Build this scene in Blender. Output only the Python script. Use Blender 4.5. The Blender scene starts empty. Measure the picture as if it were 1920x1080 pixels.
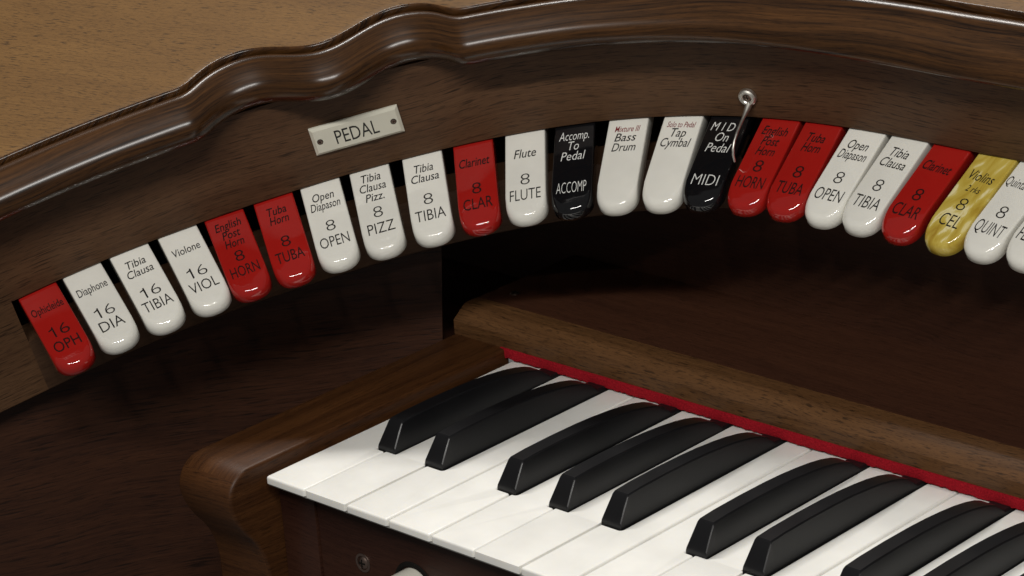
import bpy, bmesh, math, random
import numpy as np
from mathutils import Matrix, Vector

scene = bpy.context.scene
COL = scene.collection
random.seed(4)
MM = 0.001

# ---------------------------------------------------------------- camera
CK = Vector((841.74, -690.26, 485.59)) * MM
R_ = Vector((0.722963, 0.687113, -0.072108)).normalized()
F_ = Vector((-0.662089, 0.659225, -0.356456)).normalized()
U_ = R_.cross(F_).normalized()
cam_d = bpy.data.cameras.new('camera')
cam = bpy.data.objects.new('camera', cam_d)
COL.objects.link(cam)
cam.matrix_world = Matrix(((R_.x, U_.x, -F_.x, CK.x), (R_.y, U_.y, -F_.y, CK.y), (R_.z, U_.z, -F_.z, CK.z), (0, 0, 0, 1)))
cam_d.sensor_fit = 'HORIZONTAL'
cam_d.sensor_width = 36.0
cam_d.lens = 5535.29 / 1920 * 36.0
cam_d.clip_start = 0.02
cam_d.clip_end = 60
scene.camera = cam

# ---------------------------------------------------------------- room light (indoor photograph: ceiling tubes, dim room)
world = bpy.data.worlds.new('World')
scene.world = world
world.use_nodes = True
bg = world.node_tree.nodes['Background']
bg.inputs[0].default_value = (1.0, 0.97, 0.93, 1)
bg.inputs[1].default_value = 0.10


def strip(name, centre, along, target, length, width, watts, colour=(1.0, 0.97, 0.92)):
    d = bpy.data.lights.new(name, 'AREA')
    d.shape = 'RECTANGLE'
    d.size = length
    d.size_y = width
    d.energy = watts
    d.color = colour
    o = bpy.data.objects.new(name, d)
    COL.objects.link(o)
    c = Vector(centre)
    z = (c - Vector(target)).normalized()
    x = Vector(along)
    x = (x - z * x.dot(z)).normalized()
    y = z.cross(x)
    o.matrix_world = Matrix(((x.x, y.x, z.x, c.x), (x.y, y.y, z.y, c.y), (x.z, y.z, z.z, c.z), (0, 0, 0, 1)))
    return o


AL = (0.72, 0.69, 0.0)
TG_ = (0.05, 0.1, 0.05)
for k in (-0.27, 0.27):
    strip('ceiling_tube_back', (-0.46 + 0.72 * k, 0.66 + 0.69 * k, 1.62), AL, TG_, 0.48, 0.05, 10.5)
    strip('ceiling_tube_front', (0.92 + 0.72 * (k - 0.3), -0.72 + 0.69 * (k - 0.3), 1.20), AL, TG_, 0.48, 0.06, 8.5)

vs = scene.view_settings
vs.view_transform = 'Standard'
vs.look = 'None'
vs.exposure = 0.2
vs.gamma = 1.0
vs.use_curve_mapping = False

# ---------------------------------------------------------------- materials


def new_mat(name):
    m = bpy.data.materials.new(name)
    m.use_nodes = True
    nt = m.node_tree
    return m, nt, nt.nodes['Principled BSDF']


def N(nt, t, **kw):
    n = nt.nodes.new(t)
    for k, v in kw.items():
        setattr(n, k, v)
    return n


def ramp(nt, src, stops):
    r = N(nt, 'ShaderNodeValToRGB')
    el = r.color_ramp.elements
    while len(el) < len(stops):
        el.new(0.5)
    for e, (p, c) in zip(el, stops):
        e.position = p
        e.color = c if len(c) == 4 else (*c, 1)
    nt.links.new(src, r.inputs[0])
    return r


def wood(name, dark, light, rough=0.38, pore=0.75, angle=0.0, seed=0.0, coat=0.0, pore_len=0.13, pore_w=1.5, figure=0.05, spec=0.4, bump=0.25, rvar=1.0):
    """grain runs along U; the UV map is in millimetres"""
    m, nt, b = new_mat(name)
    L = nt.links.new
    tc = N(nt, 'ShaderNodeTexCoord')
    mp0 = N(nt, 'ShaderNodeMapping')
    mp0.inputs['Rotation'].default_value[2] = angle
    mp0.inputs['Location'].default_value = (seed * 31.7, seed * 17.3, seed)
    L(tc.outputs['UV'], mp0.inputs[0])
    # gentle waviness of the grain
    wn = N(nt, 'ShaderNodeTexNoise')
    wn.inputs['Scale'].default_value = 0.012
    wn.inputs['Detail'].default_value = 1
    L(mp0.outputs[0], wn.inputs['Vector'])
    vm = N(nt, 'ShaderNodeVectorMath', operation='MULTIPLY_ADD')
    vm.inputs[1].default_value = (0, 9, 0)
    L(wn.outputs['Color'], vm.inputs[0])
    L(mp0.outputs[0], vm.inputs[2])

    def noise(sx, sy, detail, rough_=0.55, dist=0.0):
        mp = N(nt, 'ShaderNodeMapping')
        mp.inputs['Scale'].default_value = (sx, sy, 1)
        L(vm.outputs[0], mp.inputs[0])
        n = N(nt, 'ShaderNodeTexNoise')
        n.inputs['Scale'].default_value = 1
        n.inputs['Detail'].default_value = detail
        n.inputs['Roughness'].default_value = rough_
        n.inputs['Distortion'].default_value = dist
        L(mp.outputs[0], n.inputs['Vector'])
        return n

    fig = noise(0.004, figure, 3, 0.6, 0.6)
    fib = noise(0.03, 0.9, 4, 0.7)
    por = noise(pore_len, pore_w, 2, 0.5)
    por2 = noise(pore_len * 2.1, pore_w * 2.3, 2, 0.5)
    mx = N(nt, 'ShaderNodeMix', data_type='FLOAT')
    mx.inputs[0].default_value = 0.45
    L(fig.outputs[0], mx.inputs[2])
    L(fib.outputs[0], mx.inputs[3])
    cr = ramp(nt, mx.outputs[0], [(0.36, dark), (0.64, light)])
    p1 = ramp(nt, por.outputs[0], [(0.56, (1, 1, 1)), (0.66, (1 - pore,) * 3)])
    p2 = ramp(nt, por2.outputs[0], [(0.57, (1, 1, 1)), (0.67, (1 - pore * 0.7,) * 3)])
    m1 = N(nt, 'ShaderNodeMix', data_type='RGBA', blend_type='MULTIPLY')
    msk = noise(0.012, 0.045, 2, 0.6)
    mr = N(nt, 'ShaderNodeMapRange')
    mr.inputs[1].default_value = 0.38
    mr.inputs[2].default_value = 0.62
    mr.inputs[3].default_value = 0.5
    mr.inputs[4].default_value = 1.0
    L(msk.outputs[0], mr.inputs[0])
    L(mr.outputs[0], m1.inputs[0])
    L(cr.outputs[0], m1.inputs[6])
    L(p1.outputs[0], m1.inputs[7])
    m2 = N(nt, 'ShaderNodeMix', data_type='RGBA', blend_type='MULTIPLY')
    m2.inputs[0].default_value = 1
    L(m1.outputs[2], m2.inputs[6])
    L(p2.outputs[0], m2.inputs[7])
    L(m2.outputs[2], b.inputs['Base Color'])
    bp = N(nt, 'ShaderNodeBump')
    bp.inputs['Strength'].default_value = bump
    bp.inputs['Distance'].default_value = 0.0002
    L(p1.outputs[0], bp.inputs['Height'])
    L(bp.outputs[0], b.inputs['Normal'])
    rr = N(nt, 'ShaderNodeMapRange')
    rr.inputs[3].default_value = rough - 0.06 * rvar
    rr.inputs[4].default_value = rough + 0.10 * rvar
    L(fib.outputs[0], rr.inputs[0])
    L(rr.outputs[0], b.inputs['Roughness'])
    b.inputs['Specular IOR Level'].default_value = spec
    b.inputs['Coat Weight'].default_value = coat
    b.inputs['Coat Roughness'].default_value = 0.2
    return m


def plastic(name, col, rough=0.15, coat=0.0, spec=0.5, sss=0.0, speck=0.0):
    m, nt, b = new_mat(name)
    L = nt.links.new
    tc = N(nt, 'ShaderNodeTexCoord')
    n = N(nt, 'ShaderNodeTexNoise')
    n.inputs['Scale'].default_value = 60
    n.inputs['Detail'].default_value = 3
    L(tc.outputs['Object'], n.inputs['Vector'])
    cr = ramp(nt, n.outputs[0], [(0.3, tuple(c * 0.95 for c in col)), (0.7, tuple(min(1, c * 1.03) for c in col))])
    oi = N(nt, 'ShaderNodeObjectInfo')
    tv = N(nt, 'ShaderNodeMapRange')
    tv.inputs[3].default_value = 0.93
    tv.inputs[4].default_value = 1.0
    L(oi.outputs['Random'], tv.inputs[0])
    hs = N(nt, 'ShaderNodeHueSaturation')
    L(tv.outputs[0], hs.inputs['Value'])
    L(cr.outputs[0], hs.inputs['Color'])
    L(hs.outputs[0], b.inputs['Base Color'])
    n2 = N(nt, 'ShaderNodeTexNoise')
    n2.inputs['Scale'].default_value = 900
    n2.inputs['Detail'].default_value = 2
    L(tc.outputs['Object'], n2.inputs['Vector'])
    rr = N(nt, 'ShaderNodeMapRange')
    rr.inputs[3].default_value = max(0.02, rough - 0.04)
    rr.inputs[4].default_value = rough + 0.06
    L(n.outputs[0], rr.inputs[0])
    L(rr.outputs[0], b.inputs['Roughness'])
    if speck:
        bp = N(nt, 'ShaderNodeBump')
        bp.inputs['Strength'].default_value = speck
        bp.inputs['Distance'].default_value = 0.0001
        L(n2.outputs[0], bp.inputs['Height'])
        L(bp.outputs[0], b.inputs['Normal'])
    b.inputs['Specular IOR Level'].default_value = spec
    b.inputs['Coat Weight'].default_value = coat
    b.inputs['Coat Roughness'].default_value = 0.03
    if sss:
        b.inputs['Subsurface Weight'].default_value = sss
        b.inputs['Subsurface Radius'].default_value = (1.0, 0.9, 0.7)
        b.inputs['Subsurface Scale'].default_value = 0.0012
    return m


def metal(name, col, rough=0.25):
    m, nt, b = new_mat(name)
    n = N(nt, 'ShaderNodeTexNoise')
    n.inputs['Scale'].default_value = 800
    tc = N(nt, 'ShaderNodeTexCoord')
    nt.links.new(tc.outputs['Object'], n.inputs['Vector'])
    rr = N(nt, 'ShaderNodeMapRange')
    rr.inputs[3].default_value = rough - 0.08
    rr.inputs[4].default_value = rough + 0.1
    nt.links.new(n.outputs[0], rr.inputs[0])
    nt.links.new(rr.outputs[0], b.inputs['Roughness'])
    b.inputs['Base Color'].default_value = (*col, 1)
    b.inputs['Metallic'].default_value = 1
    return m


def felt_mat():
    m, nt, b = new_mat('red_felt')
    tc = N(nt, 'ShaderNodeTexCoord')
    n = N(nt, 'ShaderNodeTexNoise')
    n.inputs['Scale'].default_value = 1500
    n.inputs['Detail'].default_value = 4
    nt.links.new(tc.outputs['Object'], n.inputs['Vector'])
    cr = ramp(nt, n.outputs[0], [(0.3, (0.19, 0.004, 0.009)), (0.75, (0.34, 0.010, 0.018))])
    nt.links.new(cr.outputs[0], b.inputs['Base Color'])
    bp = N(nt, 'ShaderNodeBump')
    bp.inputs['Strength'].default_value = 0.8
    bp.inputs['Distance'].default_value = 0.0006
    nt.links.new(n.outputs[0], bp.inputs['Height'])
    nt.links.new(bp.outputs[0], b.inputs['Normal'])
    b.inputs['Roughness'].default_value = 1
    b.inputs['Specular IOR Level'].default_value = 0.1
    return m


def amber_mat():
    m, nt, b = new_mat('amber_marbled_plastic')
    L = nt.links.new
    tc = N(nt, 'ShaderNodeTexCoord')
    mp = N(nt, 'ShaderNodeMapping')
    mp.inputs['Scale'].default_value = (110, 32, 80)
    mp.inputs['Rotation'].default_value[2] = 0.25
    L(tc.outputs['Object'], mp.inputs[0])
    n = N(nt, 'ShaderNodeTexNoise')
    n.inputs['Scale'].default_value = 1
    n.inputs['Detail'].default_value = 5
    n.inputs['Distortion'].default_value = 1.6
    L(mp.outputs[0], n.inputs['Vector'])
    cr = ramp(nt, n.outputs[0], [(0.30, (0.34, 0.21, 0.02)), (0.44, (0.46, 0.33, 0.05)), (0.54, (0.54, 0.42, 0.09)), (0.60, (0.74, 0.66, 0.36)), (0.70, (0.50, 0.36, 0.06))])
    L(cr.outputs[0], b.inputs['Base Color'])
    b.inputs['Roughness'].default_value = 0.10
    return m


M = {
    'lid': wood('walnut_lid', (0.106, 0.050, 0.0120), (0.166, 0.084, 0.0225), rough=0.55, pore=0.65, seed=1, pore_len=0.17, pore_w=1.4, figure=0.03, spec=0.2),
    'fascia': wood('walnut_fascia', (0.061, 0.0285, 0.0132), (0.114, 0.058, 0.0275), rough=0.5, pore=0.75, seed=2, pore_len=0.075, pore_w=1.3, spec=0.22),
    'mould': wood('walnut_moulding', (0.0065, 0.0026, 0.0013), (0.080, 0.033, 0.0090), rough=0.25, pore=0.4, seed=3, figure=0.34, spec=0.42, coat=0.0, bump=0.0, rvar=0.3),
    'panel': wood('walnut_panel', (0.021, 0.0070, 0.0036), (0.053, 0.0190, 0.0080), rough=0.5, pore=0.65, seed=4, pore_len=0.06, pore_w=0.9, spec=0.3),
    'cheek': wood('walnut_cheek', (0.036, 0.0122, 0.0035), (0.080, 0.0300, 0.0083), rough=0.45, pore=0.5, seed=5, figure=0.16, spec=0.25),
    'shelf': wood('walnut_shelf', (0.062, 0.027, 0.0095), (0.130, 0.060, 0.0215), rough=0.5, pore=0.7, seed=6, pore_len=0.15, pore_w=1.3, figure=0.15, spec=0.25),
    'shelf_top': wood('mahogany_shelf_top', (0.032, 0.011, 0.0055), (0.058, 0.021, 0.0098), rough=0.5, pore=0.4, seed=7, spec=0.3),
    'lip': wood('walnut_lower_rail', (0.046, 0.0215, 0.0105), (0.084, 0.043, 0.0215), rough=0.5, pore=0.4, seed=8, spec=0.3),  # same walnut as the fascia, darkened in colour for the shade behind the tabs
    'slip': wood('walnut_key_slip', (0.024, 0.008, 0.0048), (0.046, 0.017, 0.009), rough=0.42, pore=0.4, seed=9, spec=0.3),
    'void': plastic('slot_black', (0.008, 0.007, 0.006), rough=0.8, spec=0.1),  # near-black painted for the shade inside slots and recesses; also on the collar
    'white_tab': plastic('ivory_gloss_plastic', (0.80, 0.785, 0.72), rough=0.05, coat=0.3, sss=0.1),
    'red_tab': plastic('red_gloss_plastic', (0.355, 0.012, 0.009), rough=0.05, coat=0.3),
    'black_tab': plastic('black_gloss_plastic', (0.006, 0.006, 0.007), rough=0.05, coat=0.3),
    'amber_tab': amber_mat(),
    'white_key': plastic('white_key_plastic', (0.84, 0.83, 0.79), rough=0.22, sss=0.2),
    'black_key': plastic('black_key_plastic', (0.007, 0.007, 0.008), rough=0.30, spec=0.30, speck=0.05),
    'key_bed': plastic('cream_key_bed', (0.46, 0.43, 0.34), rough=0.5),
    'grey_rail': plastic('grey_key_underside', (0.30, 0.29, 0.27), rough=0.5),
    'plate': plastic('cream_engraved_plate', (0.62, 0.60, 0.50), rough=0.22),
    'ink': plastic('black_ink', (0.012, 0.011, 0.010), rough=0.45, spec=0.3),
    'ink_on_red': plastic('black_ink_on_red', (0.016, 0.006, 0.006), rough=0.4, spec=0.3),
    'ink_white': plastic('white_ink', (0.75, 0.75, 0.72), rough=0.4),
    'ink_red': plastic('red_ink', (0.20, 0.004, 0.012), rough=0.4),
    'steel': metal('nickel_steel', (0.72, 0.70, 0.65), 0.42),
    'dark_steel': metal('dark_bronze_screw', (0.26, 0.19, 0.16), 0.35),
    'felt': felt_mat(),
    'knob': plastic('ivory_knob', (0.66, 0.64, 0.56), rough=0.2),
}

# ---------------------------------------------------------------- frames
# key frame = world (millimetres here); the stop rail lies in a plane tipped up towards the back
T = np.array([[0.99904, 0.01300, -0.04194], [0.0, 0.95515, 0.29611], [0.04391, -0.29582, 0.95423]])


def rail(p):
    return T.T @ np.asarray(p, float)


RAW = [(-173.5, -103.2), (-167.0, -88.4), (-160.5, -73.6), (-154.1, -58.9), (-147.6, -44.1), (-141.1, -29.3), (-134.6, -14.5), (-128.2, 0.3), (-121.7, 14.9), (-113.9, 30.6), (-105.6, 45.8), (-96.8, 60.4), (-87.5, 74.8), (-77.7, 88.8), (-67.4, 102.6), (-56.7, 116.2), (-45.4, 129.4), (-33.6, 142.2), (-21.3, 154.5), (-8.5, 166.2), (4.9, 177.2), (18.9, 187.3), (33.4, 196.6), (48.5, 204.7), (64.0, 211.8), (80.1, 217.8), (96.6, 222.6), (113.5, 226.3), (130.7, 229.0), (148.1, 230.9), (165.5, 232.1), (182.8, 233.0), (199.8, 233.8), (217.8, 235.0), (239.3, 236.4), (260.8, 237.9), (282.3, 239.4), (303.8, 240.8), (325.3, 242.3), (346.8, 243.7)]
P0 = np.array(RAW)
P0 = np.vstack([P0[0] - (P0[1] - P0[0]) * 6, P0[0] - (P0[1] - P0[0]) * 3, P0, P0[-1] + (P0[-1] - P0[-2]) * 3, P0[-1] + (P0[-1] - P0[-2]) * 6])
dense = []
for i in range(1, len(P0) - 2):
    a, b_, c_, d_ = P0[i - 1:i + 3]
    for t in np.linspace(0, 1, 12, endpoint=False):
        dense.append(0.5 * (2 * b_ + (c_ - a) * t + (2 * a - 5 * b_ + 4 * c_ - d_) * t * t + (-a + 3 * b_ - 3 * c_ + d_) * t ** 3))
PT = np.array(dense)
SS = np.concatenate([[0], np.cumsum(np.linalg.norm(np.diff(PT, axis=0), axis=1))])
i0 = int(np.argmin(np.linalg.norm(PT - P0[2], axis=1)))
SS = SS - SS[i0] - 120.0
TGV = np.gradient(PT, axis=0)
for _ in range(6):
    TGV[1:-1] = (TGV[:-2] + 2 * TGV[1:-1] + TGV[2:]) / 4
TGV /= np.linalg.norm(TGV, axis=1)[:, None]


def curve(s):
    p = np.array([np.interp(s, SS, PT[:, 0]), np.interp(s, SS, PT[:, 1])])
    t = np.array([np.interp(s, SS, TGV[:, 0]), np.interp(s, SS, TGV[:, 1])])
    t /= np.linalg.norm(t)
    return p, t, np.array([t[1], -t[0]])


S_MIN, S_MAX = -150.0, 610.0


def rpoint(s, n, z):
    p, t, nn = curve(s)
    q = p + nn * n
    return rail((q[0], q[1], z))


# ---------------------------------------------------------------- mesh helpers


def mesh_obj(name, verts, faces, mat, parent=None, uvs=None, smooth=False, mats=None, fmat=None):
    me = bpy.data.meshes.new(name)
    me.from_pydata([tuple(float(c) * MM for c in v) for v in verts], [], [tuple(f) for f in faces])
    if uvs is not None:
        lay = me.uv_layers.new(name='UVMap')
        for poly in me.polygons:
            for li in poly.loop_indices:
                lay.data[li].uv = uvs[me.loops[li].vertex_index]
    me.materials.append(mat)
    for m in (mats or []):
        me.materials.append(m)
    if fmat:
        for p, k in zip(me.polygons, fmat):
            p.material_index = k
    if smooth is True:
        for p in me.polygons:
            p.use_smooth = True
    elif smooth:
        me.shade_auto = None if False else None
    me.update()
    o = bpy.data.objects.new(name, me)
    COL.objects.link(o)
    if parent:
        o.parent = parent
    return o


def smooth_by_angle(o, deg=35):
    me = o.data
    bm = bmesh.new()
    bm.from_mesh(me)
    for f in bm.faces:
        f.smooth = True
    for e in bm.edges:
        if len(e.link_faces) == 2 and e.calc_face_angle(0) > math.radians(deg):
            e.smooth = False
    bm.to_mesh(me)
    bm.free()


def sweep(name, s_list, profile_fn, mat, parent, closed=True, smooth_deg=35, vscale=1.0, vz=False):
    """sweep a (n, z) profile along the rail curve; UV: u along the rail, v round the profile"""
    verts, uvs, faces = [], [], []
    m = None
    for s in s_list:
        prof = profile_fn(s)
        m = len(prof)
        v = 0.0
        for k, (n, z) in enumerate(prof):
            if k:
                v += math.hypot(n - prof[k - 1][0], z - prof[k - 1][1])
            verts.append(rpoint(s, n, z))
            uvs.append((s, z + 200) if vz else (s, v * vscale))
    for i in range(len(s_list) - 1):
        for k in range(m if closed else m - 1):
            a = i * m + k
            b2 = i * m + (k + 1) % m
            faces.append((a, b2, b2 + m, a + m))
    if closed:
        faces.append(tuple(range(m))[::-1])
        faces.append(tuple((len(s_list) - 1) * m + k for k in range(m)))
    o = mesh_obj(name, verts, faces, mat, parent, uvs)
    bm = bmesh.new()
    bm.from_mesh(o.data)
    bmesh.ops.recalc_face_normals(bm, faces=bm.faces)
    bm.to_mesh(o.data)
    bm.free()
    smooth_by_angle(o, smooth_deg)
    return o


def bevel_mesh(o, width, segs=2, deg=30):
    bm = bmesh.new()
    bm.from_mesh(o.data)
    es = [e for e in bm.edges if len(e.link_faces) == 2 and e.calc_face_angle(0) > math.radians(deg)]
    bmesh.ops.bevel(bm, geom=es, offset=width * MM, segments=segs, profile=0.5, affect='EDGES', clamp_overlap=True)
    bm.to_mesh(o.data)
    bm.free()
    smooth_by_angle(o, 40)


def box_uv(o, u_axis, v_axis_order=None):
    """planar UV per face: u along world axis u_axis, v along the other in-plane axis (mm)"""
    me = o.data
    lay = me.uv_layers.get('UVMap') or me.uv_layers.new(name='UVMap')
    others = [a for a in range(3) if a != u_axis]
    for poly in me.polygons:
        nrm = [abs(c) for c in poly.normal]
        dom = max(range(3), key=lambda a: nrm[a])
        if dom == u_axis:
            ax = others
        else:
            ax = [u_axis, [a for a in others if a != dom][0]]
        for li in poly.loop_indices:
            co = me.vertices[me.loops[li].vertex_index].co
            lay.data[li].uv = (co[ax[0]] * 1000 + dom * 37, co[ax[1]] * 1000 + dom * 91)


def extrude_x(name, prof_yz, x0, x1, mat, parent, bev=0.0, segs=2, deg=30, u_axis=0):
    m = len(prof_yz)
    verts = [(x0, y, z) for y, z in prof_yz] + [(x1, y, z) for y, z in prof_yz]
    faces = [(k, (k + 1) % m, (k + 1) % m + m, k + m) for k in range(m)]
    faces += [tuple(range(m))[::-1], tuple(range(m, 2 * m))]
    o = mesh_obj(name, verts, faces, mat, parent)
    bm = bmesh.new()
    bm.from_mesh(o.data)
    bmesh.ops.recalc_face_normals(bm, faces=bm.faces)
    bm.to_mesh(o.data)
    bm.free()
    if bev:
        bevel_mesh(o, bev, segs, deg)
    else:
        smooth_by_angle(o, 30)
    box_uv(o, u_axis)
    return o


def box(name, lo, hi, mat, parent, bev=0.0, u_axis=0):
    (x0, y0, z0), (x1, y1, z1) = lo, hi
    return extrude_x(name, [(y0, z0), (y1, z0), (y1, z1), (y0, z1)], x0, x1, mat, parent, bev, 2, 30, u_axis)


def empty(name, loc_mm, label, cat, group=None):
    o = bpy.data.objects.new(name, None)
    o.empty_display_size = 0.01
    COL.objects.link(o)
    o['label'] = label
    o['category'] = cat
    if group:
        o['group'] = group
    o.matrix_world = Matrix.Translation(Vector(loc_mm) * MM) if not isinstance(loc_mm, Matrix) else loc_mm
    return o


def lathe(name, prof, mat, parent, segs=32):
    """prof: (r, z) in mm, axis local +Z"""
    verts, faces = [], []
    m = len(prof)
    for i in range(segs):
        a = 2 * math.pi * i / segs
        for r, z in prof:
            verts.append((r * math.cos(a), r * math.sin(a), z))
    for i in range(segs):
        j = (i + 1) % segs
        for k in range(m - 1):
            faces.append((i * m + k, j * m + k, j * m + k + 1, i * m + k + 1))
    o = mesh_obj(name, verts, faces, mat, parent)
    bm = bmesh.new()
    bm.from_mesh(o.data)
    bmesh.ops.remove_doubles(bm, verts=bm.verts, dist=1e-7)
    bmesh.ops.recalc_face_normals(bm, faces=bm.faces)
    bm.to_mesh(o.data)
    bm.free()
    smooth_by_angle(o, 35)
    return o


def frame_matrix(origin_mm, ex, ez):
    ez = Vector(ez).normalized()
    ex = Vector(ex)
    ex = (ex - ez * ex.dot(ez)).normalized()
    ey = ez.cross(ex)
    o = Vector(origin_mm) * MM
    return Matrix(((ex.x, ey.x, ez.x, o.x), (ex.y, ey.y, ez.y, o.y), (ex.z, ey.z, ez.z, o.z), (0, 0, 0, 1)))


# ---------------------------------------------------------------- lettering
_font_cache = {}


def text_polys(body, shear=0.0, offset=0.0):
    key = (body, shear, offset)
    if key in _font_cache:
        return _font_cache[key]
    c = bpy.data.curves.new('txt', 'FONT')
    c.body = body
    c.size = 1.0
    c.shear = shear
    c.offset = offset
    c.resolution_u = 3
    c.fill_mode = 'FRONT'
    o = bpy.data.objects.new('txt', c)
    COL.objects.link(o)
    dg = bpy.context.evaluated_depsgraph_get()
    me = bpy.data.meshes.new_from_object(o.evaluated_get(dg))
    vs_ = [(v.co.x, v.co.y) for v in me.vertices]
    fs_ = [tuple(p.vertices) for p in me.polygons]
    bpy.data.objects.remove(o)
    bpy.data.curves.remove(c)
    bpy.data.meshes.remove(me)
    _font_cache[key] = (vs_, fs_)
    return vs_, fs_


_cv, _ = text_polys('H')
CAP = max(v[1] for v in _cv) - min(v[1] for v in _cv)


def lettering(name, lines, z, mat, parent):
    """lines: (text, x centre, y of the middle of the capitals, cap height, width, shear, offset)"""
    V, Fc = [], []
    for body, xc, yc, cap, width, shear, off in lines:
        if body == '16':      # drawn digit one (stem with a flag), the six from the font
            b0, t0, w_ = yc - cap / 2, yc + cap / 2, 0.36
            x_ = xc - 2.5
            k0 = len(V)
            V += [(x_ - w_, b0, z), (x_ + w_, b0, z), (x_ + w_, t0, z), (x_ - w_ * 0.6, t0, z), (x_ - w_, t0 - 0.7, z), (x_ - 1.9, t0 - 1.35, z), (x_ - 1.9, t0 - 1.95, z), (x_ - w_, t0 - 1.5, z)]
            Fc += [(k0, k0 + 1, k0 + 2, k0 + 3, k0 + 4, k0 + 7), (k0 + 4, k0 + 5, k0 + 6, k0 + 7)]
            body, xc, width = '6', xc + 2.1, 4.1
        vs_, fs_ = text_polys(body, shear, off)
        x0 = min(v[0] for v in vs_)
        x1 = max(v[0] for v in vs_)
        sx = width / (x1 - x0)
        sy = cap / CAP
        base = len(V)
        for x, y in vs_:
            V.append((xc + (x - (x0 + x1) / 2) * sx, yc - cap / 2 + y * sy, z))
        Fc += [tuple(i + base for i in f) for f in fs_]
    return mesh_obj(name, V, Fc, mat, parent)


# ================================================================ the console case
console = empty('organ_console', (0, 0, 0), 'dark walnut theatre organ console case with curved stop rail and rounded moulding', 'organ')

H_SLOT, Z_LIP1, Z_LIP0 = 52.0, 31.0, 4.3
S_SLOT0 = -11.5


def serp_raw(s):
    """the scalloped run of the moulding: set back in two lobes between two creases"""
    a, b2, mid = 88.0, 203.0, 146.0
    if s <= a or s >= b2:
        return 0.0
    t = (s - a) / (mid - a) if s < mid else (b2 - s) / (b2 - mid)
    up = 1 - (1 - min(1.0, t / 0.42)) ** 2.2
    dn = 0.5 + 0.5 * math.cos(math.pi * max(0.0, (t - 0.42) / 0.58)) if t > 0.42 else 1.0
    return -13.5 * up * dn


def serp(s):
    return sum(serp_raw(s + d) * w for d, w in ((-5, 0.06), (-3.5, 0.12), (-1.8, 0.2), (0, 0.24), (1.8, 0.2), (3.5, 0.12), (5, 0.06)))


s_fine = sorted(set(list(np.arange(S_MIN, 80, 4.0)) + list(np.arange(80, 212, 1.0)) + list(np.arange(212, S_MAX + 1, 4.0)) + [88.0, 203.0]))
s_mid = list(np.arange(S_MIN, S_MAX + 1, 4.0))


def widen(s):
    """towards the back of the horseshoe the moulding grows deeper"""
    t = min(1.0, max(0.0, (s - 230.0) / 200.0))
    return -8.0 * t * t * (3 - 2 * t)


def mould_profile(s):
    d = serp(s)
    pr = [(-20, 114.0), (2.6, 114.2)]
    pr += [(3.4, 114.9), (3.7, 115.5), (4.3, 116.0), (5.2, 116.35), (6.3, 116.45), (7.4, 116.3), (8.4, 115.9), (9.3, 115.3)]
    for k in range(5):
        f_ = (k + 1) / 5.0
        pr.append((9.3 + 6.0 * f_, 115.3 - 4.7 * f_ + 0.15 * math.sin(math.pi * f_)))
    for k in range(1, 19):
        a_ = math.radians(58 - k * (148 / 18))
        pr.append((11.6 + 7.0 * math.cos(a_), 104.66 + 7.0 * math.sin(a_)))
    pr += [(8.0, 97.4), (-20, 97.2)]
    w = widen(s)
    return [(n_ + d + w * min(1.0, max(0.0, (z_ - 101) / 13.0)), z_) for n_, z_ in pr]


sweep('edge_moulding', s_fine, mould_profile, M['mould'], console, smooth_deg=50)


# lid: a slab whose front edge follows the scallops
def build_lid():
    verts, uvs, faces = [], [], []
    cols = []
    ang = math.radians(10)
    for s in s_fine:
        d = serp(s) + widen(s)
        row = [(2.3 + d, 114.4), (2.5 + d, 117.2), (2.1 + d, 117.8), (1.4 + d, 118.1), (-3 + d, 118.1), (-40, 118.1), (-420, 118.1), (-420, 100.0), (-30, 100.0)]
        for n, z in row:
            p, t, nn = curve(s)
            q = p + nn * n
            verts.append(rail((q[0], q[1], z)))
            u = q[0] * math.cos(ang) + q[1] * math.sin(ang)
            v = -q[0] * math.sin(ang) + q[1] * math.cos(ang) + (118 - z)
            uvs.append((u, v))
    m = 9
    fm = []
    for i in range(len(s_fine) - 1):
        for k in range(m - 1):
            a = i * m + k
            faces.append((a, a + 1, a + 1 + m, a + m))
            fm.append(1 if k < 3 else 0)
    o = mesh_obj('lid', verts, faces, M['lid'], console, uvs, mats=[M['mould']], fmat=fm)
    bm = bmesh.new()
    bm.from_mesh(o.data)
    bmesh.ops.recalc_face_normals(bm, faces=bm.faces)
    bm.to_mesh(o.data)
    bm.free()
    smooth_by_angle(o, 50)
    return o


build_lid()

# fascia board above the tab slot, solid at the left end of the slot
sweep('fascia_board', s_mid, lambda s: [(-14, 96.5), (-14, H_SLOT + (1.2 if s < S_SLOT0 else 0)), (-0.8, H_SLOT + (1.2 if s < S_SLOT0 else 0)), (-0.1, H_SLOT + (1.2 if s < S_SLOT0 else 0.5)), (0, H_SLOT + 1.2), (0, 96.5)][::-1], M['fascia'], console, vz=True)
sweep('fascia_end', list(np.linspace(S_MIN, S_SLOT0, 40)), lambda s: [(0.0, H_SLOT + 1.2), (0.0, Z_LIP0 + 0.8), (-0.8, Z_LIP0), (-14, Z_LIP0), (-14, H_SLOT + 1.2)], M['fascia'], console, vz=True)
sweep('lower_rail', list(np.arange(S_SLOT0, S_MAX + 1, 4.0)), lambda s: [(0, Z_LIP1), (0, Z_LIP0 + 0.8), (-0.8, Z_LIP0), (-14, Z_LIP0), (-14, Z_LIP1)], M['lip'], console)
sweep('slot_backing', s_mid, lambda s: [(-42, 60), (-42, 10), (-46, 10), (-46, 60)], M['void'], console)  # near-black board added behind the slot, standing in for its shaded depth


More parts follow.
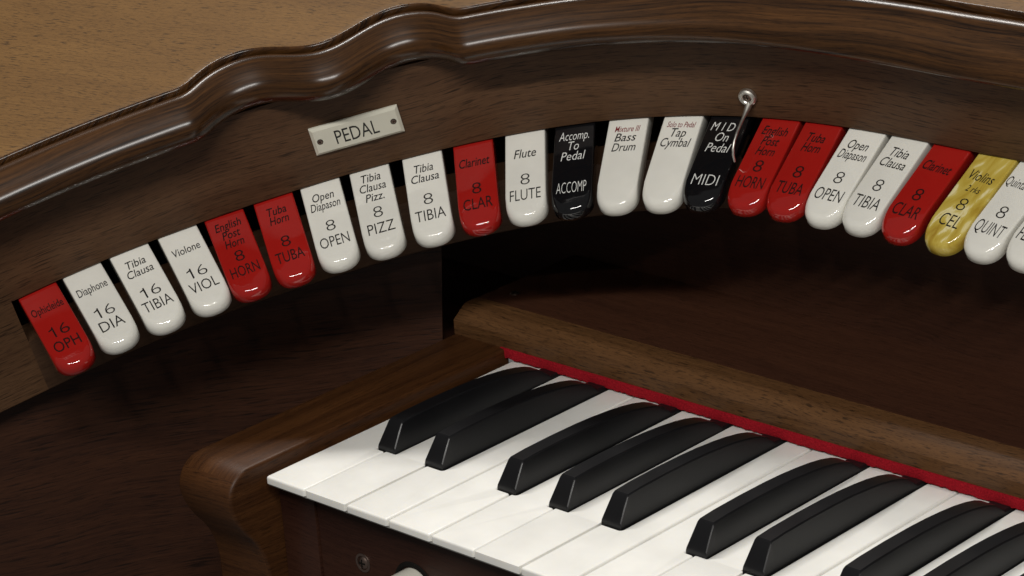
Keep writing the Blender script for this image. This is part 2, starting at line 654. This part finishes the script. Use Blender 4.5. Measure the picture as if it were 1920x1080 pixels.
# side panel below the rail (stands square to the keyboard, follows the rail in plan)
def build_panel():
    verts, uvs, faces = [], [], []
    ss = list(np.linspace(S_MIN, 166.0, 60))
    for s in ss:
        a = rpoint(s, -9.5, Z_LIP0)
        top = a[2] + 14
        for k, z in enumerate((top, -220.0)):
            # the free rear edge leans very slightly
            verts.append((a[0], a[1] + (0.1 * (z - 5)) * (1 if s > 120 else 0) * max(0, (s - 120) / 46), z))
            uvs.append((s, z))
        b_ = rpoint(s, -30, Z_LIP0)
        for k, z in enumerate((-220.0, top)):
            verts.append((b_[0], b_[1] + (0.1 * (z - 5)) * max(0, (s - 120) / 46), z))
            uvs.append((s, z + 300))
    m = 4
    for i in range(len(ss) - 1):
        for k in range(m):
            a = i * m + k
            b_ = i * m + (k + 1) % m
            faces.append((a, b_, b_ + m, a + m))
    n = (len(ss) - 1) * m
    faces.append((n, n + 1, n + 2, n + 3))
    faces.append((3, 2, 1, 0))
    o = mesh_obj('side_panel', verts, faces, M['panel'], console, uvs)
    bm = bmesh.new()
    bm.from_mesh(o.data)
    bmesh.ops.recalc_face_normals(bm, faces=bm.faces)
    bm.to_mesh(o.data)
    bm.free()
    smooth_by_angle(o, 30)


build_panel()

# shelf above the keys, chamfered nose, red felt below it
sh = extrude_x('shelf', [(144, 4.9), (144, 11.2), (144.3, 11.7), (151.0, 16.6), (152.5, 17.0), (160, 17.0), (160, 4.9)], -34.0, 420.0, M['shelf'], console)
shelf_top = box('shelf_board', (-33.6, 159.8, 3.0), (420, 226, 17.02), M['shelf_top'], console)
felt_v, felt_f = [], []
nx = 300
for i in range(nx + 1):
    x = -5.5 + i * (425.0 / nx)
    jz = random.uniform(-0.4, 0.3) + (1.6 if i < 2 else 0)
    jy = random.uniform(-0.15, 0.15)
    felt_v += [(x, 143.4 + jy, 5.2), (x, 142.6 + jy, 3.2), (x, 142.9 + jy, 1.0 + jz), (x, 147.0, 0.8 + jz), (x, 147.0, 5.2)]
for i in range(nx):
    for k in range(5):
        a = i * 5 + k
        b2 = i * 5 + (k + 1) % 5
        felt_f.append((a, b2, b2 + 5, a + 5))
fo = mesh_obj('felt_strip', felt_v, felt_f, M['felt'], console)
smooth_by_angle(fo, 60)
box('back_panel', (-300, 223, -20), (420, 232, 175), M['shelf_top'], console)
box('cavity_floor', (-290, 146, -10), (-34.2, 222.8, -2), M['panel'], console)

# key cheek: the shaped wooden arm at the left end of the keys
cheek_prof = [(146, -160), (146, 4.9)]
for k in range(9):
    a = math.radians(90 + k * 11.25)
    cheek_prof.append((-4.5 + 13.0 * math.cos(a), -7.1 + 12.0 * math.sin(a)))
cheek_prof += [(-17.0, -10.5), (-15.6, -14.6), (-13.6, -18.6), (-11.0, -22.6), (-7.6, -26.8), (-5.0, -31.0), (-2.9, -36.0), (-1.7, -41.0), (-1.1, -46.0), (-1.0, -160)]
cheek = extrude_x('key_cheek', cheek_prof, -34.5, -2.6, M['cheek'], console, bev=1.6, segs=3, deg=50, u_axis=1)
box('filler_block', (-2.4, 8.5, -160), (18.2, 150, -8.0), M['slip'], console, 0.3)
box('key_slip', (18.6, 9.5, -160), (420, 24, -8.0), M['slip'], console, 0.3)


def screw(name, mat_head, mtx, r, parent, dome=0.8, ring=True):
    prof = [(0.0, dome), (r * 0.45, dome * 0.95), (r * 0.8, dome * 0.6), (r, 0.0), (r, -1.0)]
    o = lathe(name, prof, mat_head, parent, 24)
    o.matrix_world = mtx
    k = []
    w = r * 0.13
    l = r * 0.62
    V, Fc = [], []
    for (a, b2) in ((w, l), (l, w)):
        base = len(V)
        V += [(-a, -b2, dome + 0.04), (a, -b2, dome + 0.04), (a, b2, dome + 0.04), (-a, b2, dome + 0.04),
              (-a, -b2, dome - 0.5), (a, -b2, dome - 0.5), (a, b2, dome - 0.5), (-a, b2, dome - 0.5)]
        if base:
            V[base:base + 4] = [(x, y, z - 0.005) for x, y, z in V[base:base + 4]]
        Fc += [tuple(base + i for i in f) for f in ((0, 1, 2, 3), (0, 4, 5, 1), (1, 5, 6, 2), (2, 6, 7, 3), (3, 7, 4, 0))]
    c = mesh_obj('cross_slot', V, Fc, M['void'], o)
    if ring:
        rg = lathe('washer', [(r * 1.08, -0.2), (r * 1.12, 0.25), (r * 1.5, 0.25), (r * 1.55, -0.2)], mat_head, o, 28)
    return o


screw('screw', M['dark_steel'], frame_matrix((43.4, 9.45, -30.3), (1, 0, 0), (0, -1, 0)), 2.7, console)
screw('screw', M['dark_steel'], frame_matrix((-22.8, 172.0, 17.1), (1, 0.3, 0), (0, 0, 1)), 2.2, console, ring=False)

# ================================================================ keyboard
kb = empty('keyboard', (0, 0, 0), 'organ keyboard of white and black keys below the red felt strip', 'keyboard')
PITCH = 23.5
BLACKS = {0: 23.9, 1: 50.8, 3: 91.3, 4: 118.8, 5: 146.0}      # keyed by the white key to the left
N_OCT = 3
Y_NOTCH, Y_BACK = 45.0, 158.0
GAP = 0.40
BW = 10.0


def white_outline(idx):
    k = idx % 7
    o = (idx // 7) * PITCH * 7
    x0, x1 = idx * PITCH + GAP, (idx + 1) * PITCH - GAP
    left = None
    right = None
    kl = (k - 1) % 7
    if k > 0 and kl in BLACKS:
        left = o + BLACKS[kl] + BW / 2 + 0.5
    if k in BLACKS:
        right = o + BLACKS[k] - BW / 2 - 0.5
    pts = [(x0, 0), (x1, 0)]
    if right is not None:
        pts += [(x1, Y_NOTCH), (right, Y_NOTCH), (right, Y_BACK)]
    else:
        pts += [(x1, Y_BACK)]
    if left is not None:
        pts += [(left, Y_BACK), (left, Y_NOTCH), (x0, Y_NOTCH)]
    else:
        pts += [(x0, Y_BACK)]
    return pts


def make_white(idx):
    pts = white_outline(idx)
    bm = bmesh.new()
    dz = random.uniform(-0.12, 0.08)
    top = [bm.verts.new((x * MM, y * MM, dz * MM)) for x, y in pts]
    f = bm.faces.new(top)
    if f.normal.z < 0:
        f.normal_flip()
    r = bmesh.ops.extrude_face_region(bm, geom=[f])
    nv = [g for g in r['geom'] if isinstance(g, bmesh.types.BMVert)]
    bmesh.ops.translate(bm, verts=nv, vec=(0, 0, -3.1 * MM))
    bmesh.ops.recalc_face_normals(bm, faces=bm.faces)
    # round the plan corners at front and notch
    ve = [e for e in bm.edges if abs(e.verts[0].co.z - e.verts[1].co.z) > 1 * MM and e.verts[0].co.y < 0.1]
    bmesh.ops.bevel(bm, geom=ve, offset=1.1 * MM, segments=4, profile=0.5, affect='EDGES', clamp_overlap=True)
    te = [e for e in bm.edges if e.verts[0].co.z > -1 * MM and e.verts[1].co.z > -1 * MM and len(e.link_faces) == 2 and e.calc_face_angle(0) > 0.6]
    bmesh.ops.bevel(bm, geom=te, offset=1.15 * MM, segments=4, profile=0.5, affect='EDGES', clamp_overlap=True)
    me = bpy.data.meshes.new('white_key')
    bm.to_mesh(me)
    bm.free()
    me.materials.append(M['white_key'])
    o = bpy.data.objects.new('white_key', me)
    COL.objects.link(o)
    o.parent = kb
    smooth_by_angle(o, 40)
    return o


for i in range(7 * N_OCT):
    make_white(i)


def make_black_mesh():
    # cross-sections along y: (y, z_top, half width at the top)
    secs = [(45.4, 0.6, 4.9), (45.7, 2.2, 4.75), (51.6, 10.9, 3.75), (52.4, 11.5, 3.6), (60, 11.9, 3.6), (75, 12.0, 3.6), (90, 11.7, 3.6), (100, 11.2, 3.6),
            (110, 10.3, 3.65), (118, 9.3, 3.7), (125, 8.0, 3.8), (131, 6.4, 3.9), (135, 4.7, 4.1), (137.5, 2.8, 4.3), (139, 1.4, 4.4), (158, 0.9, 4.4)]
    V, Fc = [], []
    m = 8
    zb = -4.0
    for y, zt, hw in secs:
        ch = min(0.55, zt * 0.2 + 0.1)
        hb = 4.95
        f_ = (zt - ch) / 12.0
        V += [(-hb, y, zb), (-hb + (hb - hw - 0.15) * 0.12, y, 0.3), (-hw - 0.12, y, zt - ch), (-hw + ch * 0.7, y, zt), (hw - ch * 0.7, y, zt), (hw + 0.12, y, zt - ch), (hb - (hb - hw - 0.15) * 0.12, y, 0.3), (hb, y, zb)]
    for i in range(len(secs) - 1):
        for k in range(m):
            a = i * m + k
            b2 = i * m + (k + 1) % m
            Fc.append((a, b2, b2 + m, a + m))
    Fc.append(tuple(range(m)))
    Fc.append(tuple((len(secs) - 1) * m + k for k in range(m)))
    o = mesh_obj('black_key', V, Fc, M['black_key'], kb)
    bm = bmesh.new()
    bm.from_mesh(o.data)
    bmesh.ops.recalc_face_normals(bm, faces=bm.faces)
    bm.to_mesh(o.data)
    bm.free()
    smooth_by_angle(o, 24)
    return o


first = make_black_mesh()
n = 0
for oc in range(N_OCT):
    for k, xc in BLACKS.items():
        o = first if n == 0 else first.copy()
        if n:
            COL.objects.link(o)
            o.parent = kb
        o.location = ((oc * 7 * PITCH + xc) * MM, random.uniform(-0.2, 0.2) * MM, random.uniform(-0.15, 0.1) * MM)
        n += 1
box('key_rail', (0.6, 0.9, -4.3), (7 * N_OCT * PITCH - 0.6, 8.0, -3.15), M['grey_rail'], kb, 0.15)
box('key_bed', (0.6, 8.1, -7.9), (7 * N_OCT * PITCH - 0.6, 158, -3.2), M['key_bed'], kb)

# ================================================================ stop tabs
TAB_W, TAB_L, TAB_T = 17.4, 45.3, 7.0
ALPHA = math.radians(16.5)


def make_tab_mesh():
    hw = TAB_W / 2
    out = [(hw, 11.0)]
    ys = np.linspace(9.0, -(TAB_L - 8.6), 14)
    out += [(hw, float(y)) for y in ys]
    for k in range(1, 24):
        a = math.pi * k / 24
        ca, sa = math.cos(a), math.sin(a)
        e = 2 / 2.25
        out.append((hw * math.copysign(abs(ca) ** e, ca), -(TAB_L - 8.6) - 8.6 * abs(sa) ** e))
    out += [(-hw, float(y)) for y in ys[::-1]]
    out.append((-hw, 11.0))
    pts = np.array(out)
    nrm = []
    for i in range(len(pts)):
        a = pts[max(0, i - 1)]
        b2 = pts[min(len(pts) - 1, i + 1)]
        d = b2 - a
        d /= np.linalg.norm(d)
        nrm.append((-d[1], d[0]))
    nrm = np.array(nrm)
    # make normals point outwards
    if nrm[3][0] < 0:
        nrm = -nrm
    rad = []
    for (x, y) in pts:
        t = min(1.0, max(0.0, (-y - (TAB_L - 13.0)) / 10.0))
        rad.append(0.8 + 2.9 * t * t * (3 - 2 * t))
    V, Fc = [], []
    layers = []
    for k in range(6):
        a = math.pi / 2 * k / 5
        layers.append([(p[0] - q[0] * r * (1 - math.sin(a)), p[1] - q[1] * r * (1 - math.sin(a)), -r * (1 - math.cos(a))) for p, q, r in zip(pts, nrm, rad)])
    layers.append([(p[0] * 1.02, p[1] * (1.006 if p[1] < 0 else 1), -TAB_T + 1.4) for p in pts])
    layers.append([(p[0] * 1.02 - q[0] * 1.2, p[1] - q[1] * 1.2, -TAB_T) for p, q in zip(pts, nrm)])
    m = len(pts)
    for L_ in layers:
        V += L_
    for k in range(len(layers) - 1):
        for i in range(m):
            j = (i + 1) % m
            Fc.append((k * m + i, k * m + j, (k + 1) * m + j, (k + 1) * m + i))
    # flat face as strips between the two sides (keeps it planar and clean)
    half = m // 2
    for i in range(half):
        a, b2 = i, i + 1
        c2, d2 = m - 1 - (i + 1), m - 1 - i
        if b2 < c2:
            Fc.append((a, b2, c2, d2))
        elif b2 == c2:
            Fc.append((a, b2, d2))
    o0 = (len(layers) - 1) * m
    Fc.append(tuple(o0 + i for i in range(m)))
    me = bpy.data.meshes.new('tablet')
    me.from_pydata([(x * MM, y * MM, z * MM) for x, y, z in V], [], Fc)
    bm = bmesh.new()
    bm.from_mesh(me)
    bmesh.ops.recalc_face_normals(bm, faces=bm.faces)
    for f in bm.faces:
        f.smooth = True
    bm.to_mesh(me)
    bm.free()
    return me


tab_mesh = make_tab_mesh()
tab_meshes = {}
for key in ('white_tab', 'red_tab', 'black_tab', 'amber_tab'):
    me = tab_mesh.copy()
    me.materials.append(M[key])
    tab_meshes[key] = me

IT, UP = 0.22, 0.0
LIGHT_W, MED_W = -0.004, 0.005


def nm(t, v, w, cap=4.3):
    return (t, 0.0, -v, cap, w, IT, MED_W)


def num(t, v=24.0):
    return (t, 0.0, -v, 6.0, {'8': 4.0, '16': 8.8}[t], 0.0, LIGHT_W - 0.012)


def code(t, w, v=32.3, cap=5.8):
    return (t, 0.0, -v, cap, w, 0.0, LIGHT_W)


HORN = [nm('English', 5.2, 11.6, 4.4), nm('Post', 10.6, 8.0, 4.4), nm('Horn', 15.8, 8.4, 4.4), num('8', 23.6), code('HORN', 12.4, 32)]
TUBA = [nm('Tuba', 6.2, 8.4, 4.4), nm('Horn', 11.4, 8.4, 4.4), num('8'), code('TUBA', 12.2)]
OPEN = [nm('Open', 6.6, 9.4, 4.4), nm('Diapason', 11.8, 13.0, 4.4), num('8', 23.5), code('OPEN', 12.6)]
CLAR = [nm('Clarinet', 9.6, 13.2, 4.6), num('8'), code('CLAR', 12.6)]
TAB_S = [0.3, 20.7, 42.1, 63.9, 84.7, 106.6, 127.4, 149.2, 172.4, 194.7, 217.4, 239.1, 262.5, 286.5, 307.2, 330.0, 349.5, 369.7, 389.5, 409.0, 429.6, 448.0, 467.0]
TABS = [
    ('red_tab', [('Ophicleide', 0, -10.2, 4.2, 14.2, 0.05, MED_W), num('16'), code('OPH', 11.6)], 'red stop tab lettered Ophicleide 16 OPH at the end of the curved rail'),
    ('white_tab', [('Diaphone', 0, -10.6, 4.4, 13.4, 0.05, MED_W), num('16', 25), code('DIA', 10.6, 33)], 'white stop tab lettered Diaphone 16 DIA beside the red Ophicleide tab'),
    ('white_tab', [nm('Tibia', 6.8, 8.6), nm('Clausa', 12.2, 11.6), num('16', 24.5), code('TIBIA', 13.0)], 'white stop tab lettered Tibia Clausa 16 TIBIA'),
    ('white_tab', [('Violone', 0, -10.2, 4.2, 12.2, 0.12, MED_W), num('16'), code('VIOL', 12.4)], 'white stop tab lettered Violone 16 VIOL'),
    ('red_tab', HORN, 'red stop tab lettered English Post Horn, beside the white Violone tab'),
    ('red_tab', TUBA, 'red stop tab lettered Tuba Horn, second tab from the white Violone tab'),
    ('white_tab', OPEN, 'white stop tab lettered Open Diapason 8 OPEN beside the white PIZZ tab'),
    ('white_tab', [nm('Tibia', 4.0, 8.4), nm('Clausa', 9.4, 11.4), nm('Pizz.', 15.0, 8.2), num('8', 23.5), code('PIZZ', 11.6)], 'white stop tab lettered Tibia Clausa Pizz. 8 PIZZ'),
    ('white_tab', [nm('Tibia', 6.4, 8.2), nm('Clausa', 11.8, 12.0), num('8', 23.6), code('TIBIA', 13.0)], 'white stop tab lettered Tibia Clausa 8 TIBIA beside the red Clarinet tab'),
    ('red_tab', CLAR, 'red stop tab lettered Clarinet 8 CLAR beside the white Flute tab'),
    ('white_tab', [nm('Flute', 10.4, 9.6, 4.6), num('8', 24.5), code('FLUTE', 13.2, 32.8)], 'white stop tab lettered Flute 8 FLUTE beside the black Accomp tab'),
    ('black_tab', [nm('Accomp.', 4.8, 13.0, 4.6), nm('To', 10.2, 4.6, 4.6), nm('Pedal', 15.6, 10.6, 4.6), code('ACCOMP', 12.8, 32.3)], 'black stop tab lettered Accomp. To Pedal in white'),
    ('white_tab', [nm('Bass', 8.6, 9.4, 4.2), nm('Drum', 13.8, 10.4, 4.2)], 'white stop tab lettered Mixture III in red and Bass Drum in black'),
    ('white_tab', [nm('Tap', 7.6, 6.8, 4.4), nm('Cymbal', 12.8, 13.2, 4.4)], 'white stop tab lettered Solo to Pedal in red and Tap Cymbal in black'),
    ('black_tab', [nm('M I D I', 4.6, 13.2, 4.4), nm('On', 10.0, 5.8, 4.6), nm('Pedal', 15.6, 10.8, 4.6), code('MIDI', 11.6, 32.3, 5.6)], 'black stop tab lettered MIDI On Pedal beside the wire hook'),
    ('red_tab', HORN, 'red stop tab lettered English Post Horn, beside the black MIDI tab'),
    ('red_tab', TUBA, 'red stop tab lettered Tuba Horn, second tab from the black MIDI tab'),
    ('white_tab', OPEN, 'white stop tab lettered Open Diapason 8 OPEN, third tab from the black MIDI tab'),
    ('white_tab', [nm('Tibia', 6.6, 8.6, 4.4), nm('Clausa', 12.0, 11.8, 4.4), num('8', 23.5), code('TIBIA', 12.6)], 'white stop tab lettered Tibia Clausa 8 TIBIA beside another white tab, Open Diapason'),
    ('red_tab', CLAR, 'red stop tab lettered Clarinet 8 CLAR beside the yellow marbled Violins tab'),
    ('amber_tab', [nm('Violins', 9.8, 11.6, 4.6), nm('2 rks', 16.2, 6.6, 3.0), num('8'), code('CEL', 9.6)], 'yellow marbled stop tab lettered Violins 2 rks 8 CEL'),
    ('white_tab', [('Quintadena', 0, -9.8, 4.4, 15.6, 0.12, 0.0), num('8'), code('QUINT', 13.4)], 'white stop tab lettered 8 QUINT beside the yellow marbled tab'),
    ('white_tab', [nm('Flute', 9.8, 9.6, 4.6), num('8'), code('FLUTE', 13.2)], 'white stop tab beyond the white QUINT tab'),
]
RED_LINES = {12: [('Mixture III', 0.3, -4.2, 3.0, 11.0, IT, 0.006)], 13: [('Solo to Pedal', 0.2, -3.4, 2.9, 12.6, IT, 0.006)]}

TAB_TURN = [0, 2.5, 4, 4.5, 2.2, 0.2, 0, 0, -0.5, -0.5, -0.5, -0.4, -1.2, -3.2, -2.4, -2.2, -1.2, -2.4, -4.2, -5.4, -8.2, -10, -11]

for i, (key, lines, label) in enumerate(TABS):
    s = TAB_S[i]
    p, t, nn = curve(s)
    tc_, ts_ = math.cos(math.radians(TAB_TURN[i])), math.sin(math.radians(TAB_TURN[i]))
    t, nn = t * tc_ - nn * ts_, nn * tc_ + t * ts_
    ex = rail((t[0], t[1], 0))
    da = math.radians(random.uniform(-0.5, 0.5))
    ca, sa = math.cos(ALPHA + da), math.sin(ALPHA + da)
    out = rail((nn[0] * ca, nn[1] * ca, -sa))
    ez = np.cross(ex, -out)
    org = rpoint(s, 0.0, H_SLOT - 0.6)
    mtx = frame_matrix(org, ex, ez)
    root = empty('stop_tab', mtx, label, 'stop tab', 'stop tabs along the curved rail')
    body = bpy.data.objects.new('tablet', tab_meshes[key])
    COL.objects.link(body)
    body.parent = root
    ink = {'white_tab': 'ink', 'red_tab': 'ink_on_red', 'black_tab': 'ink_white', 'amber_tab': 'ink'}[key]
    if key == 'black_tab':
        lines = [(*l[:6], l[6] - 0.012) for l in lines]
    elif key == 'red_tab':
        lines = [(*l[:6], l[6] + 0.006) for l in lines]
    lettering('lettering', lines, 0.03, M[ink], root)
    if i in RED_LINES:
        lettering('lettering', RED_LINES[i], 0.03, M['ink_red'], root)

# ================================================================ PEDAL name plate
sp = 149.6
p, t, nn = curve(sp)
ex = rail((t[0], t[1], 0))
ez = rail((nn[0], nn[1], 0))
npm = frame_matrix(rpoint(sp, 0.35, 72.85), ex, ez)
plate = empty('name_plate', npm, 'small cream name plate lettered PEDAL screwed to the rail', 'sign')
pw, ph = 19.3, 6.65
V = [(-pw, -ph, 0), (pw, -ph, 0), (pw, ph, 0), (-pw, ph, 0), (-pw, -ph, 1.0), (pw, -ph, 1.0), (pw, ph, 1.0), (-pw, ph, 1.0),
     (-pw + 1.3, -ph + 1.3, 1.9), (pw - 1.3, -ph + 1.3, 1.9), (pw - 1.3, ph - 1.3, 1.9), (-pw + 1.3, ph - 1.3, 1.9)]
Fc = [(0, 1, 5, 4), (1, 2, 6, 5), (2, 3, 7, 6), (3, 0, 4, 7), (4, 5, 9, 8), (5, 6, 10, 9), (6, 7, 11, 10), (7, 4, 8, 11), (8, 9, 10, 11), (3, 2, 1, 0)]
mesh_obj('plate', V, Fc, M['plate'], plate)
lettering('lettering', [('PEDAL', 0, 0, 6.6, 18.6, 0.0, 0.0)], 1.94, M['ink'], plate)
for sx in (-1, 1):
    so = lathe('screw', [(0, 0.35), (0.5, 0.32), (0.95, 0.1), (1.0, -0.3)], M['dark_steel'], plate, 20)
    so.location = (sx * 16.0 * MM, 0, 1.95 * MM)
    rg = lathe('screw_hole', [(1.02, 0.06), (1.02, 0.1), (1.3, 0.08)], M['void'], so, 20)
    bx_ = mesh_obj('cross_slot', [(-0.6, -0.12, 0.4), (0.6, -0.12, 0.4), (0.6, 0.12, 0.4), (-0.6, 0.12, 0.4), (-0.12, -0.6, 0.405), (0.12, -0.6, 0.405), (0.12, 0.6, 0.405), (-0.12, 0.6, 0.405)], [(0, 1, 2, 3), (4, 5, 6, 7)], M['void'], so)

# ================================================================ wire hook on the fascia
sh_ = 318.0
p, t, nn = curve(sh_)
hm = frame_matrix(rpoint(sh_, 0.2, 63.0), rail((t[0], t[1], 0)), rail((nn[0], nn[1], 0)))
hook = empty('wire_hook', hm, 'small nickel wire hook with a screwed round eye on the fascia', 'hook')
# local: x along the rail, y up the fascia, z out of it
lathe('eye', [(1.9, 0.2), (1.9, 1.5), (2.3, 2.0), (3.2, 2.0), (3.8, 1.5), (3.9, 0.0)], M['steel'], hook, 32)
sc_ = lathe('screw', [(0, 1.2), (0.9, 1.15), (1.6, 0.8), (1.85, 0.2)], M['dark_steel'], hook, 24)
mesh_obj('cross_slot', [(-1.1, -0.2, 1.24), (1.1, -0.2, 1.24), (1.1, 0.2, 1.24), (-1.1, 0.2, 1.24), (-0.2, -1.1, 1.25), (0.2, -1.1, 1.25), (0.2, 1.1, 1.25), (-0.2, 1.1, 1.25)], [(0, 1, 2, 3), (4, 5, 6, 7)], M['void'], sc_)


def tube(name, pts, rads, mat, parent, seg=12):
    pts = [Vector(q) for q in pts]
    V, Fc = [], []
    for i, q in enumerate(pts):
        d = (pts[min(i + 1, len(pts) - 1)] - pts[max(i - 1, 0)]).normalized()
        a = d.cross(Vector((1, 0, 0.01))).normalized()
        b2 = d.cross(a)
        for k in range(seg):
            an = 2 * math.pi * k / seg
            V.append(tuple(q + (a * math.cos(an) + b2 * math.sin(an)) * rads[i]))
    for i in range(len(pts) - 1):
        for k in range(seg):
            j = (k + 1) % seg
            Fc.append((i * seg + k, i * seg + j, (i + 1) * seg + j, (i + 1) * seg + k))
    Fc.append(tuple(range(seg)))
    Fc.append(tuple((len(pts) - 1) * seg + k for k in range(seg)))
    o = mesh_obj(name, V, Fc, mat, parent)
    bm = bmesh.new()
    bm.from_mesh(o.data)
    bmesh.ops.recalc_face_normals(bm, faces=bm.faces)
    bm.to_mesh(o.data)
    bm.free()
    smooth_by_angle(o, 50)
    return o


wire = [(0, -3.2, 1.0), (0, -4.0, 3.0), (0, -4.6, 5.5), (0, -5.3, 8.3), (0, -6.1, 12.0), (0, -7.2, 16.0), (0, -8.8, 19.6), (0, -10.7, 21.8), (0, -13.2, 23.0), (0, -16.4, 23.1)]
tube('wire', wire, [1.5, 1.3, 0.9, 0.65, 0.58, 0.55, 0.55, 0.55, 0.55, 0.5], M['steel'], hook)

# ================================================================ piston button below the keys
pb = empty('piston_button', frame_matrix((72.6, 9.45, -33.0), (1, 0, 0), (0, -1, 0)), 'round ivory push button in a black collar below the keys', 'button')
lathe('collar', [(9.2, -2), (9.2, 0.4), (9.8, 0.8), (11.0, 0.5), (11.3, 0.02)], M['void'], pb, 48)
lathe('cap', [(0, 13.4), (5.5, 13.2), (7.6, 12.6), (8.4, 11.6), (8.6, 10.4), (8.6, -4)], M['knob'], pb, 48)
